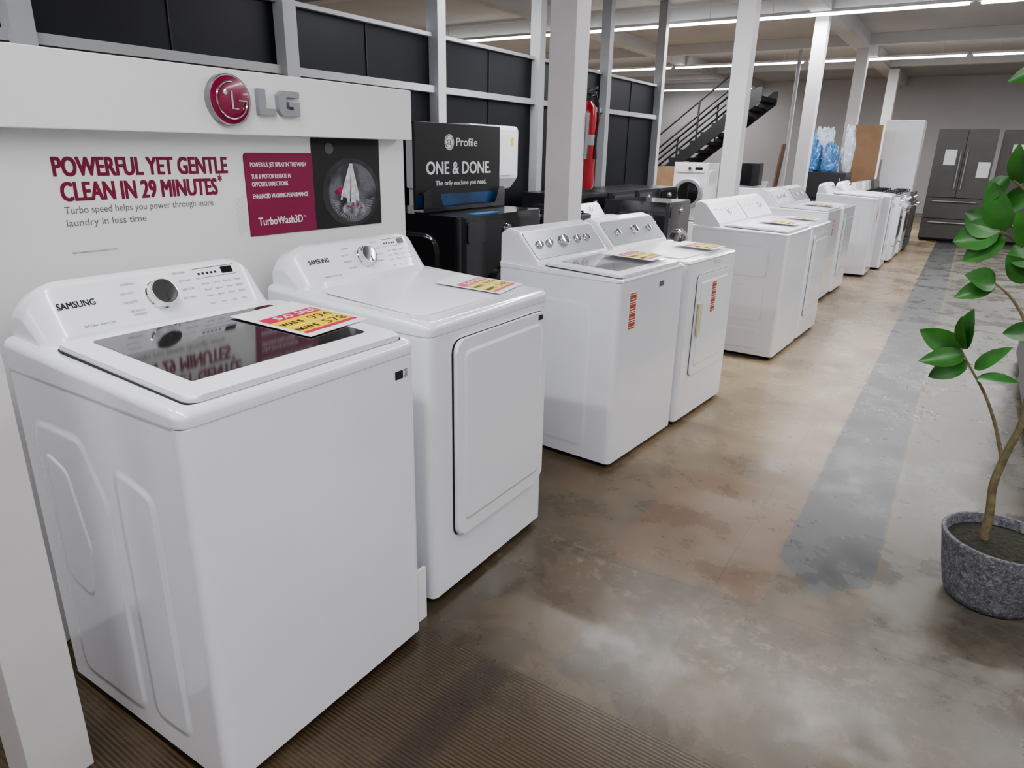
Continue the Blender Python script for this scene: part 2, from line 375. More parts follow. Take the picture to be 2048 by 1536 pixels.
def laundry(name,label,loc,rot,W=.69,D=.69,H=.925,taper=True,deck=(.975,1.01),con=((-.195,1.005),(-.262,1.118)),knobs=((.0,.04),),dryer=False,glass=None,style='tall',facem=None,detail=2,group='row of white laundry machines',text_fn=None,consW=None,m=M_white,ctop=None):
    e=thing(name,loc,rot,label,'clothes dryer' if dryer else 'washing machine',group)
    hx=D/2;hy=W/2
    bm=bmesh.new()
    slab(bm,fillet([(-hx,-hy),(hx,-hy),(hx,hy),(-hx,hy)],[.01,.03,.03,.01],8),H-.03,(0,0,.03),X,Y,.004)
    if detail>0: emboss(bm,W,D,H,style)
    mk('cabinet',bm,m,e)
    bm=bmesh.new();box(bm,-hx+.03,hx-.025,-hy+.03,hy-.03,.012,.032)
    for sx in (-1,1):
        for sy in (-1,1): lathe(bm,[(.02,0),(.022,.012),(.012,.014),(.012,.03)],(sx*(hx-.05),sy*(hy-.05),0),Z,12)
    mk('base_frame',bm,M_gap,e)
    zf,zb=deck
    big=taper
    t=bmesh.new();rings=[]
    cr=.035
    def plan(inset,z,fz):
        pts=fillet([(-hx,-hy),(hx,-hy),(hx,hy),(-hx,hy)],[.01,cr,cr,.01],8);out=[]
        for (a,b) in pts:
            sc=1-inset/hy;x_=a if a<-hx+.02 else a*(1-inset/hx);y_=b*sc
            s=(hx-x_)/(2*hx);out.append((x_,y_,z+fz*(zf+(zb-zf)*min(1,s*1.15)-z)))
        return out
    R_=.021 if big else .014
    ov=.0025
    levels=[(-ov+.001,H+.001,0),(-ov,H+.006,0)]
    for k in range(0,7):
        a=math.pi/2*k/6;levels.append((R_*(1-math.cos(a))-ov,None,a))
    for inset,z,a in levels:
        if z is not None: rings.append([t.verts.new(p) for p in plan(inset,z,0)])
        else:
            pts=plan(inset,0,1);rings.append([t.verts.new((p[0],p[1],max(H+.0065,p[2]-.010-R_*(1-math.sin(a))))) for p in pts])
    kk=len(rings[0])
    for A,B in zip(rings,rings[1:]):
        for i in range(kk): t.faces.new((A[i],A[(i+1)%kk],B[(i+1)%kk],B[i]))
    t.faces.new(rings[0]);t.faces.new(rings[-1])
    bm=bmesh.new();append(bm,t);mk('top_deck',bm,m,e,sharp=.9)
    bm=bmesh.new();slab(bm,fillet([(-hx+.002,-hy+.001),(hx-.001,-hy+.001),(hx-.001,hy-.001),(-hx+.002,hy-.001)],[.01,.03,.03,.01],8),.003,(0,0,H-.0015),X,Y);mk('seam_gasket',bm,M_greyprint,e)
    dv=V((-(2*hx)/1.15,0,zb-zf));ay=dv.normalized();n=Y.cross(ay);x0=hx-.018;o0=V((x0,0,zf-.010+(zb-zf)*.018*1.15/(2*hx)))
    lidend=x0-con[0][0]-.02
    if not dryer:
        bm=bmesh.new()
        slab(bm,fillet([(-hy+.035,-.006),(hy-.035,-.006),(hy-.035,lidend-.01),(-hy+.035,lidend-.01)],[.03,.03,.015,.015]),.014,o0+n*.0015,Y,ay,.007,3);lid=mk('lid',bm,M_plastic,e)
        bm=bmesh.new();slab(bm,rr(-hy+.031,hy-.031,-.003,lidend-.006,.02),.0022,o0,Y,ay);mk('lid_seal',bm,M_gap,lid)
        if glass:
            g,gm=glass;bm=bmesh.new();slab(bm,rr(g[0],g[1],g[2],g[3],.012),.0015,o0+n*.0155,Y,ay,.001,1);mk('lid_window',bm,gm,lid)
    else:
        bm=bmesh.new();slab(bm,rr(-hy+.05,hy-.05,.05,lidend-.02,.05),.004,o0+n*.0,Y,ay,.004,3);mk('top_panel',bm,M_plastic,e)
    (xb,zb0),(xt,zt)=con;ct=ctop if ctop else (xt-.03,zt+.006)
    zbase=zb-.03
    pr=fillet([(xb+.012,zbase),(xb,zb0),(xt,zt),ct,(-hx+.002,ct[1]-.02),(-hx+.002,zbase)],[0,.01,.02,.02,.02,0],4)
    cw=consW or (hy-.025 if taper else hy-.008);secs=[]
    N=32
    for i in range(N+1):
        s=-math.cos(math.pi*i/N);y=s*cw
        if taper:
            t_=max(0,(abs(y)-(cw-.09))/.09);k=.30+.70*math.sqrt(max(0,1-(t_*.98)**2));sh=-.03*t_**3
        else:
            t_=max(0,(abs(y)-(cw-.015))/.015);k=.93+.07*math.sqrt(max(0,1-t_*t_));sh=0
        secs.append([(px+(sh if px>-hx+.03 else 0),y,zbase+(pz-zbase)*k) for px,pz in pr])
    bm=bmesh.new();loft(bm,secs);co=mk('console',bm,M_plastic,e,sharp=.9)
    pt,fay,fn,FL=face_frame((xb,zb0),(xt,zt))
    if facem:
        bm=bmesh.new();slab(bm,rr(-cw+.02,cw-.02,FL*.06,FL*.95,.015),.004,pt(0,0),Y,fay,.003);mk('control_panel',bm,facem,co)
    for (ky,kr) in knobs:
        if detail>0: knob(co,pt(ky,.50,.004 if facem else 0),fn,kr,M_chrome,M_darkchrome if not facem else M_chrome)
    if text_fn: text_fn(co,pt,fay,fn,FL)
    return e
def sam_text(dryer):
    def f(co,pt,ay,n,L):
        bm=bmesh.new();text(bm,'SAMSUNG',pt(-.265,.52),Y,ay,.016,.088,.035)
        mk('brand_lettering',bm,M_print,co)
        bm=bmesh.new();text(bm,'Sensor Dry  Smart Care' if dryer else 'Self Clean  Smart Care',pt(-.225,.10),Y,ay,.006,.075)
        mk('feature_lettering',bm,M_print,co)
        bm=bmesh.new()
        l=['NORMAL','HEAVY DUTY','DELICATES','BEDDING/'];r=['QUICK WASH','SOFT WASH','DEEP CLEAN','SELF CLEAN']
        if dryer: l=['NORMAL','HEAVY DUTY','BEDDING','DELICATES'];r=['TIME DRY','QUICK DRY','AIR FLUFF','WRINKLE']
        for i,(a,c) in enumerate(zip(l,r)):
            text(bm,a,pt(-.102-.012*math.sin(i),.80-.19*i),Y,ay,.006,.036)
            text(bm,c,pt(.044+.01*math.sin(i),.88-.19*i),Y,ay,.006,.036)
        if not dryer: text(bm,'WATERPROOF',pt(-.102,.15),Y,ay,.006,.036)
        mk('cycle_lettering',bm,M_greyprint,co)
        bm=bmesh.new()
        for i in range(4):
            for j in range(3): text(bm,random.choice(['Temp','Spin','Soil','Rinse','Delay','Extra','Start','Signal']),pt(.115+.034*i,.56-.14*j),Y,ay,.006,.022)
            text(bm,'Start' if i==3 else 'Cycle',pt(.115+.034*i,.1),Y,ay,.005,.016)
        mk('button_lettering',bm,M_greyprint,co)
        bm=bmesh.new();slab(bm,rr(.190,.226,L*.76,L*.91,.002),.001,pt(0,0,.0003),Y,ay);mk('display',bm,M_black,co)
        bm=bmesh.new()
        for i in range(5): slab(bm,rr(.115+.013*i,.122+.013*i,L*.79,L*.84,.001),.0006,pt(0,0,.0003),Y,ay)
        for (a,b,c,d) in ((.105,.235,.935,.945),(.105,.235,.715,.722)): slab(bm,[(a,L*c),(b,L*c),(b,L*d),(a,L*d)],.0005,pt(0,0,.0003),Y,ay)
        mk('indicator',bm,M_print,co)
    return f
w1=laundry('washing_machine','glossy white top-load washer with tinted glass lid and single round dial',(-1.527,1.03,0),0,glass=((-.252,.252,.070,.45),M_glass),knobs=((-.012,.04),),text_fn=sam_text(False),con=((-.19,1.012),(-.255,1.122)))
def sticker(parent,y0,y1,z0,z1,x,m,name='sticker'):
    bm=bmesh.new();slab(bm,rr(y0,y1,z0,z1,.001),.0008,(x,0,0),Y,Z);return mk(name,bm,m,parent)
sticker(w1,.262,.292,.865,.888,.345,M_print,'badge')
bm=bmesh.new()
for i in range(6):
    slab(bm,rr(.298,.310,.866+.004*i,.868+.004*i,.0005),.0006,(.345,0,0),Y,Z)
mk('rating_sticker',bm,M_greyprint,w1)
d2=laundry('clothes_dryer','glossy white front-access dryer with large rectangular door and round dial',(-1.585,1.845,0),0,D=.70,dryer=True,knobs=((-.005,.04),),text_fn=sam_text(True),con=((-.19,1.012),(-.255,1.122)))
def hamper_door(e,hx,y0,y1,z0,z1,r=.04,th=.028,inner=True,sm=M_gap,sw_=.006):
    bm=bmesh.new();slab(bm,rr(y0-sw_,y1+.0005,z0-.001,z1+.0015,r),.004,(hx-.002,0,0),Y,Z)
    d=bmesh.new();slab(d,rr(y0,y1,z0,z1,r,8),th-.003,(hx+.003,0,0),Y,Z,.008,3)
    if inner: swell(d,rr(y0+.035,y1-.03,z0+.045,z1-.035,r*.8,8),.004,.014,(hx+th,0,0),Y,Z)
    dd=mk('door',d,M_white,e);mk('door_seal',bm,sm,dd);return dd
dd=hamper_door(d2,.35,-.235,.312,.215,.895,.045,.016)
sticker(dd,.250,.280,.868,.886,.3665,M_print,'badge')
bm=bmesh.new();box(bm,-.006,.006,-.03,.03,.0,.19,.003);o=mk('plastic_bracket',bm,M_plastic);o.location=(-1.235,1.425,0);tag_top(o,'small upright white bracket in the gap between two machines','bracket')
slope=((-.12,.945),(-.235,1.075))
def may_text(co,pt,ay,n,L):
    bm=bmesh.new()
    for y in (-.26,-.19,-.10,.06,.14,.22): text(bm,'----',pt(y,.12,.0045),Y,ay,.006,.03)
    mk('console_lettering',bm,M_greyprint,co)
w3=laundry('washing_machine','white top-load washer with silver console, five dials and glass lid window',(-1.515,3.145,0),-4.5,W=.685,D=.67,H=.90,taper=False,deck=(.925,.945),con=slope,ctop=(-.30,1.09),knobs=((-.24,.022),(-.155,.022),(-.03,.032),(.10,.022),(.19,.022)),facem=M_silver,glass=((-.23,.26,.06,.37),M_greyglass),style='plain',text_fn=may_text)
d4=laundry('clothes_dryer','white dryer with silver console, three dials and hamper door',(-1.452,3.86,0),-4.5,W=.685,D=.67,H=.90,taper=False,dryer=True,deck=(.925,.945),con=slope,ctop=(-.30,1.09),knobs=((-.2,.022),(.0,.03),(.18,.022)),facem=M_silver,style='plain',text_fn=may_text)
def sticker_pack(e,y,z,x):
    bm=bmesh.new();slab(bm,rr(y,y+.065,z,z+.18,.002),.0008,(x,0,0),Y,Z);s=mk('warning_sticker',bm,M_paper,e)
    bm=bmesh.new()
    for i in range(4): slab(bm,rr(y+.003,y+.062,z+.006+.043*i,z+.044+.043*i,.001),.0006,(x+.0009,0,0),Y,Z)
    mk('warning_print',bm,M_rust,s)
    bm=bmesh.new()
    for i in range(8): slab(bm,rr(y+.006,y+.058,z+.014+.0215*i,z+.017+.0215*i,.0005),.0004,(x+.0016,0,0),Y,Z)
    mk('warning_lines',bm,M_paper,s)
sticker_pack(w3,-.245,.67,.335)
sticker(w3,.05,.10,.835,.86,.335,M_greyprint,'badge')
dd=hamper_door(d4,.335,-.22,.25,.27,.83,.03,.010,True,M_greyprint,.003)
sticker_pack(d4,-.03,.60,.3493)
bm=bmesh.new();slab(bm,rr(-.20,-.165,.50,.68,.006),.012,(.3475,0,0),Y,Z,.003);mk('door_handle',bm,M_tape,dd)
sticker(d4,.0,.10,.872,.892,.336,M_tape,'paper_label')
def p3_text(co,pt,ay,n,L):
    bm=bmesh.new()
    for i in range(5): text(bm,'o---',pt(-.26+.11*i,.62-.04*(i%2)),Y,ay,.02,.07);
    for i in range(5): text(bm,'- - -',pt(-.26+.11*i,.3),Y,ay,.012,.06)
    mk('console_lettering',bm,M_greyprint,co)
sl2=((-.15,.96),(-.265,1.10))
P3=dict(W=.68,D=.70,H=.91,taper=False,deck=(.935,.955),con=sl2,ctop=(-.315,1.12))
w5=laundry('washing_machine','white top-load washer with ribbed side panels and curved white console',(-1.34,5.50,0),-2.5,knobs=((.0,.028),),style='bands',text_fn=p3_text,glass=((-.2,.25,.06,.36),M_white2),**P3)
d6=laundry('clothes_dryer','white dryer with curved white console and a hamper door',(-1.31,6.20,0),-2.5,knobs=((.1,.024),),dryer=True,style='bands',text_fn=p3_text,**P3)
def hd2(e): hamper_door(e,.35,-.25,.25,.2,.85,.03,.010,True,M_greyprint,.003)
hd2(d6)
w7=laundry('washing_machine','white top-load washer with grey console panel',(-1.47,7.88,0),-2,knobs=((-.1,.02),(.0,.02),(.12,.02)),style='plain',facem=M_silver,glass=((-.2,.25,.06,.36),M_white2),**P3)
d8=laundry('clothes_dryer','white dryer with dark grey console panel',(-1.43,8.58,0),-2,knobs=((-.1,.02),(.12,.02)),dryer=True,style='plain',facem=M_graph,**P3)
hd2(d8)
w9=laundry('washing_machine','white top-load washer with tapered console and front dial',(-1.29,10.06,0),0,W=.68,D=.70,H=.93,glass=((-.2,.25,.06,.36),M_white2),style='plain')
d10=laundry('clothes_dryer','white dryer with tapered console and plain door',(-1.20,10.84,0),0,W=.68,D=.70,H=.93,dryer=True,style='plain')
hd2(d10)
sticker_pack(w7,-.05,.66,.351);sticker_pack(w9,-.05,.66,.351)
laundry('washing_machine','white top-load washer with rounded console among dark machines',(-2.78,6.05,0),0,W=.66,D=.66,H=.82,taper=True,deck=(.845,.865),con=((-.18,.87),(-.25,.97)),knobs=((0,.028),),style='plain',group=None,glass=((-.2,.2,.06,.3),M_white2))
# ------------------------------------------------------------ price sheets
def price(loc,rot,tilt,was,now,sc=1.0,dx=0):
    e=thing('price_sign',loc,rot,'printed red and yellow price sheet lying on a machine top','price sign','price sheets',tilt)
    e.scale=(sc,sc,sc)
    bm=bmesh.new();slab(bm,rr(-.115,.115,-.12,.16,.003),.0008,(0,0,0),Y,-X);mk('paper',bm,M_paper,e)
    bm=bmesh.new();slab(bm,rr(-.10,.10,.03,.075,.002),.0006,(0,0,.0009),Y,-X);mk('header_band',bm,M_red,e)
    bm=bmesh.new();slab(bm,rr(-.10,.10,-.095,-.08,.002),.0006,(0,0,.0009),Y,-X);mk('footer_band',bm,M_red,e)
    for a,c in ((-.08,-.028),(-.024,.03)):
        bm=bmesh.new();slab(bm,rr(-.10,.10,a,c,.002),.0006,(0,0,.0009),Y,-X);mk('price_band',bm,M_yellow,e)
    bm=bmesh.new();text(bm,'WAS $',(.014,-.095,.001),Y,-X,.022,.075,.04);text(bm,was,(.018,.01,.001),Y,-X,.034,.08)
    text(bm,'NOW $',(.068,-.095,.001),Y,-X,.022,.075,.04);text(bm,now,(.072,.01,.001),Y,-X,.034,.08);mk('price_lettering',bm,M_print,e)
    bm=bmesh.new();text(bm,'5.0',(-.04,-.06,.001),Y,-X,.026,.06,.03);text(bm,'SALE',(-.04,.02,.001),Y,-X,.026,.07,.03);mk('band_lettering',bm,M_wprint,e)
    return e
price((-1.455,1.245,1.0005),6,3.5,'994','578')
price((-1.42,2.04,.984),10,3.3,'899','548',sc=.92)
price((-1.36,3.32,.9525),0,2,'749','498')
price((-1.26,4.02,.938),-4,2,'749','498',sc=.9)
price((-1.16,5.62,.962),0,2,'699','478');price((-1.13,6.3,.949),0,2,'699','478',sc=.9)
price((-1.28,7.98,.962),0,2,'699','478')
# ------------------------------------------------------------ brand display wall
dw=thing('display_wall',(-2.06,1.4,0),0,'white retail display wall with printed laundry advertising and header','display stand')
y0,y1=.30-1.4,2.355-1.4
bm=bmesh.new();box(bm,-.06,0,y0,y1,0,1.48,.003);mk('back_panel',bm,M_disp,dw)
bm=bmesh.new();box(bm,-.2,.075,y0,y1-.03,1.475,1.665,.004);hd=mk('header',bm,M_disp,dw)
def T(y):return y-1.4
bm=bmesh.new()
text(bm,'POWERFUL YET GENTLE',(0,T(.955),1.357),Y,Z,.050,.530,.045)
text(bm,'CLEAN IN 29 MINUTES',(0,T(.965),1.292),Y,Z,.050,.475,.045);text(bm,'*',(0,T(1.447),1.318),Y,Z,.034,.014,.02)
mk('slogan_lettering',bm,M_dred,dw)
bm=bmesh.new()
text(bm,'Turbo speed helps you power through more',(0,T(.965),1.258),Y,Z,.0195,.455)
text(bm,'laundry in less time',(0,T(.965),1.224),Y,Z,.0195,.225)
mk('subtitle_lettering',bm,M_greyprint,dw)
bm=bmesh.new();text(bm,'*Based on independent lab test, Normal cycle, 8 lb load (TurboWash)',(0,T(.965),1.150),Y,Z,.005,.125);mk('footnote_lettering',bm,M_mag,dw)
bm=bmesh.new();slab(bm,fillet([(T(1.55),1.145),(T(1.845),1.145),(T(1.845),1.42),(T(1.55),1.42)],[.0,0,0,.015]),.004,(0,0,0),Y,Z,.001,1);mp=mk('feature_panel',bm,M_mag,dw)
bm=bmesh.new()
for s,z,w in (('POWERFUL JET SPRAY IN THE WASH',1.375,.240),('TUB & MOTOR ROTATE IN',1.336,.168),('OPPOSITE DIRECTIONS',1.311,.152),('ENHANCED WASHING PERFORMANCE',1.271,.240)):
    text(bm,s,(.0035,T(1.573),z),Y,Z,.0150,w,.02)
text(bm,'TurboWash3D',(.004,T(1.585),1.18),Y,Z,.027,.195,.02);text(bm,'TM',(.004,T(1.785),1.196),Y,Z,.007,.012)
mk('feature_lettering',bm,M_wprint,mp)
bm=bmesh.new()
for i in range(14):
    z=1.15+i*.009;tube(bm,[(.0006,T(1.505)+.0,z),(.0006,T(1.54),z+.02)],.0006,4)
mk('hatch_pattern',bm,mat('hatch_grey',(.5,.5,.5)),dw)
bm=bmesh.new();slab(bm,[(T(1.845),1.145),(T(2.20),1.145),(T(2.20),1.474),(T(1.845),1.474)],.003,(0,0,0),Y,Z);pic=mk('drum_picture',bm,mat('picture_black',(.008,.008,.009),.45),dw)
cx,cz=T(2.04),1.275
M_dg=mat('drum_grey',(.028,.028,.031),.45,var=.6,scale=14);M_dl=mat('drum_light',(.20,.20,.225),.45,var=.7,scale=45)
bm=bmesh.new();slab(bm,circ(cx,cz,.154,.128,48),.0003,(.003,0,0),Y,Z);mk('drum_rim',bm,M_dg,pic)
bm=bmesh.new();slab(bm,circ(cx+.004,cz-.002,.128,.112,48),.0003,(.0036,0,0),Y,Z);mk('drum_interior',bm,perf_mat(),pic)
bm=bmesh.new()
for i in range(26):
    a=-165+i*150/25
    slab(bm,[(cx+.065*math.cos(rad(a)),cz-.02+.05*math.sin(rad(a))),(cx+.120*math.cos(rad(a-2.6)),cz+.104*math.sin(rad(a-2.6))),(cx+.120*math.cos(rad(a+1.2)),cz+.104*math.sin(rad(a+1.2)))],.0003,(.0042,0,0),Y,Z)
slab(bm,circ(cx+.005,cz-.062,.062,.030,24,0,360),.0003,(.0045,0,0),Y,Z)
mk('drum_metal',bm,M_dl,pic)
bm=bmesh.new()
for a in (20,60,100,140):
    slab(bm,fillet([(cx+.005+.015*math.cos(rad(a-20)),cz-.07+.01*math.sin(rad(a-20))),(cx+.005+.050*math.cos(rad(a-7)),cz-.07+.030*math.sin(rad(a-7))),(cx+.005+.050*math.cos(rad(a+7)),cz-.07+.030*math.sin(rad(a+7)))],.003),.0003,(.0049,0,0),Y,Z)
slab(bm,fillet([(cx-.105,cz+.003),(cx-.065,cz+.022),(cx-.03,cz+.012),(cx-.06,cz-.012)],.008),.0003,(.0047,0,0),Y,Z);mk('picture_accent',bm,mat('accent_magenta',(.26,.01,.07),.45,var=.5,scale=30),pic)
# spray: many thin water streaks fanning out of the nozzle
bm=bmesh.new()
for i in range(34):
    u=random.uniform(-1,1);L_=random.uniform(.75,1.0);sx_=cx-.002+u*.008;tx=cx-.010+u*.060*L_;tz=cz+.105-.145*L_+.012*u*u
    wd=random.uniform(.003,.008)
    slab(bm,[(sx_-.0012,cz+.108),(tx-wd,tz),(tx+wd,tz-.003),(sx_+.0012,cz+.108)],.0002,(.0051+i*.00002,0,0),Y,Z)
mk('water_spray',bm,mat('spray',(.58,.55,.58),.5,var=.3,scale=60),pic)
bm=bmesh.new();slab(bm,circ(cx-.11,1.437,.022,.02,20),.0004,(.0034,0,0),Y,Z);mk('picture_dial',bm,mat('dial_grey',(.10,.10,.11)),pic)
ec=V((.075,T(1.455),1.575));r=.074
bm=bmesh.new();lathe(bm,[(r*1.02,0),(r*1.02,.016),(r,.021),(r*.98,.02)],ec,X,48);em=mk('emblem',bm,M_rim,hd)
bm=bmesh.new();lathe(bm,[(r*.975,.019),(r*.8,.0235),(r*.45,.0265),(0,.0275)],ec,X,48);mk('emblem_face',bm,mat('emblem_crimson',(.21,.004,.045),.25,coat=.4,var=.05),em)
bm=bmesh.new()
def arc(rad_,a0,a1,n=24): return [ec+V((.0275,rad_*math.cos(rad(a0+(a1-a0)*i/n)),rad_*math.sin(rad(a0+(a1-a0)*i/n)))) for i in range(n+1)]
tube(bm,arc(r*.72,84,360),.0028,6)
tube(bm,[ec+V((.0275,r*.72,0)),ec+V((.0295,r*.30,0))],.0028,6)
tube(bm,[ec+V((.0295,0,r*.34)),ec+V((.0295,0,-r*.34)),ec+V((.0295,r*.26,-r*.34))],.0030,6)
lathe(bm,[(r*.10,.026),(r*.10,.0295),(0,.0305)],ec+V((0,-r*.30,r*.28)),X,16)
mk('emblem_line',bm,M_chrome,em)
ML=mat('brushed_letter',(.30,.31,.34),.3,.4);MLs=mat('letter_side',(.30,.31,.34),.35,.4)
def poly_letter(name,pts,y,w,z,h):
    bm=bmesh.new();slab(bm,[(y+a*w,z+b*h) for a,b in pts],.017,(.075,0,0),Y,Z);l=mk(name,bm,MLs,hd)
    bm=bmesh.new();slab(bm,[(y+a*w,z+b*h) for a,b in pts],.001,(.092,0,0),Y,Z);mk('letter_face',bm,ML,l)
poly_letter('letter',[(0,0),(1,0),(1,.26),(.42,.26),(.42,1),(0,1)],T(1.562),.066,1.538,.078)
poly_letter('letter',[(1,0),(1,.58),(.50,.58),(.50,.38),(.70,.38),(.70,.25),(.42,.25),(.36,.31),(.36,.69),(.42,.75),(1,.75),(1,1),(.2,1),(0,.8),(0,.2),(.2,0)],T(1.64),.088,1.538,.078)
# ------------------------------------------------------------ black combo machine + sign
def front_loader(name,label,loc,rot,body,W=.68,D=.72,H=.98,trimm=M_chrome,group=None,glassm=M_black,tb=.016):
    e=thing(name,loc,rot,label,'washing machine',group);hx,hy=D/2,W/2
    bm=bmesh.new();slab(bm,fillet([(-hx,-hy),(hx,-hy),(hx,hy),(-hx,hy)],[.01,.05,.05,.01],8),H-.02,(0,0,.02),X,Y,tb,4)
    for sgn in (-1,1):
        swell(bm,rr(-.25,.22,.15,H-.10,.12,8),.012,.03,(0,sgn*hy,0),X if sgn<0 else -X,Z)
    mk('body',bm,body,e)
    bm=bmesh.new();box(bm,-hx+.02,hx-.02,-hy+.02,hy-.02,0,.02);mk('plinth',bm,M_gap,e)
    bm=bmesh.new();slab(bm,rr(-hy+.05,hy-.05,H-.15,H-.03,.015),.008,(hx,0,0),Y,Z,.004);cp=mk('control_panel',bm,M_black if body is not M_white else M_plastic,e)
    knob(cp,V((hx+.008,0,H-.09)),X,.03)
    bm=bmesh.new();slab(bm,rr(.08,hy-.08,H-.11,H-.07,.003),.001,(hx+.008,0,0),Y,Z);mk('display',bm,M_black,cp)
    bm=bmesh.new();lathe_closed(bm,[(.17,0),(.245,0),(.245,.03),(.225,.05),(.185,.05),(.17,.03)],(hx,0,H*.48),X,40);dr=mk('door',bm,trimm,e)
    bm=bmesh.new();lathe(bm,[(.18,.02),(.16,.045),(.08,.06),(0,.064)],(hx,0,H*.48),X,40);mk('door_glass',bm,glassm,dr)
    bm=bmesh.new();box(bm,hx+.045,hx+.065,.18,.20,H*.48-.06,H*.48+.06,.005);mk('door_handle',bm,trimm,dr)
    return e
ge=front_loader('combo_washer_dryer','glossy black front-load combination laundry machine carrying a display sign',(-2.71,3.57,0),0,M_black,W=.88,D=.76,H=1.085,trimm=M_graph,tb=.03)
sg=thing('display_sign',(-2.66,3.565,1.085),0,'black advertising board with white lettering standing on a black machine','sign')
bm=bmesh.new();box(bm,-.02,0,-.43,.43,.02,.50,.004);sb=mk('board',bm,M_blackm,sg)
bm=bmesh.new();slab(bm,rr(-.42,.42,.03,.10,.002),.001,(0,0,0),Y,Z);mk('blue_stripe',bm,mat('blue_glow',(.01,.055,.15),.3,var=.6,scale=3),sb)
bm=bmesh.new();text(bm,'Profile',(0,-.045,.375),Y,Z,.048,.215,.012);mk('profile_lettering',bm,M_wprint,sb)
bm=bmesh.new();text(bm,'ONE & DONE.',(0,-.33,.215),Y,Z,.072,.65,.035)
text(bm,'The only machine you need.',(0,-.25,.150),Y,Z,.028,.52,.025)
mk('slogan_lettering',bm,M_wprint,sb)
lc=V((.0005,-.115,.395))
bm=bmesh.new();lathe(bm,[(.045,0),(.045,.001),(0,.001)],lc,X,40);mg=mk('monogram',bm,M_wprint,sb)
bm=bmesh.new()
tube(bm,[lc+V((.0012,.039*math.cos(a),.039*math.sin(a))) for a in [i*math.pi/16 for i in range(33)]],.0011,5)
for k in range(4):
    a0=k*math.pi/2+.3;tube(bm,[lc+V((.0012,(.038-.010*t/5)*math.cos(a0+t*.16),(.038-.010*t/5)*math.sin(a0+t*.16))) for t in range(6)],.0016,5)
text(bm,'G',lc+V((.0006,-.011,-.013)),Y,Z,.028,.022,.03,center=True,shear=.35);text(bm,'E',lc+V((.0006,.012,-.015)),Y,Z,.028,.020,.03,center=True,shear=.35)
mk('monogram_script',bm,M_blackm,mg)
bm=bmesh.new()
prof=fillet([(-.40,0),(.44,0),(.44,.13),(.37,.13),(.33,.03),(-.22,.03),(-.26,.13),(-.40,.13)],[.0,.0,.03,.03,.03,.03,.03,.03])
slab(bm,prof,.006,(.03,0,0),Y,Z,.001,1);box(bm,-.04,.036,-.40,.44,0,.006);mk('acrylic_holder',bm,M_black,sg)
bm=bmesh.new();box(bm,-.035,.035,-.13,.13,0,.002);o=mk('blue_tape',bm,M_blue);o.location=(-2.41,3.46,1.0855);tag_top(o,'short strip of blue tape on the black machine top','tape')
tw=thing('laundry_tower',(-3.66,4.93,0),0,'tall white stacked laundry unit with rounded top','laundry tower')
bm=bmesh.new();slab(bm,rr(-.34,.34,-.33,.33,.03),.90,(0,0,.0),X,Y,.01);mk('lower_cabinet',bm,M_white,tw)
bm=bmesh.new();slab(bm,fillet([(-.34,1.12),(.26,1.12),(.34,1.22),(.34,1.63),(-.34,1.63)],[.01,.04,.05,.04,.01]),.66,(0,.33,0),X,Z,.012,2,back=True)
box(bm,-.34,-.22,-.3,.3,.9,1.12);mk('upper_cabinet',bm,M_white,tw)
bm=bmesh.new();slab(bm,rr(-.25,.25,1.24,1.56,.04),.012,(.34,0,0),Y,Z,.005);mk('dryer_door',bm,M_plastic,tw)
bm=bmesh.new();slab(bm,rr(.20,.24,1.47,1.54,.002),.001,(.3525,0,0),Y,Z);mk('yellow_label',bm,M_yellow,tw)
fl=front_loader('washing_machine','graphite front-load laundry machine with round glass door',(-3.64,6.75,0),0,M_graph,group='dark front-load machines',H=1.02,W=.66,D=.7,tb=.03)
for y in (7.45,8.15,8.85): copy_thing(fl,(-3.62,y,0))
front_loader('washing_machine','black front-load laundry machine with chrome door ring',(-2.80,7.0,0),0,M_black,H=.98,W=.66,D=.7,group='dark front-load machines',tb=.03)
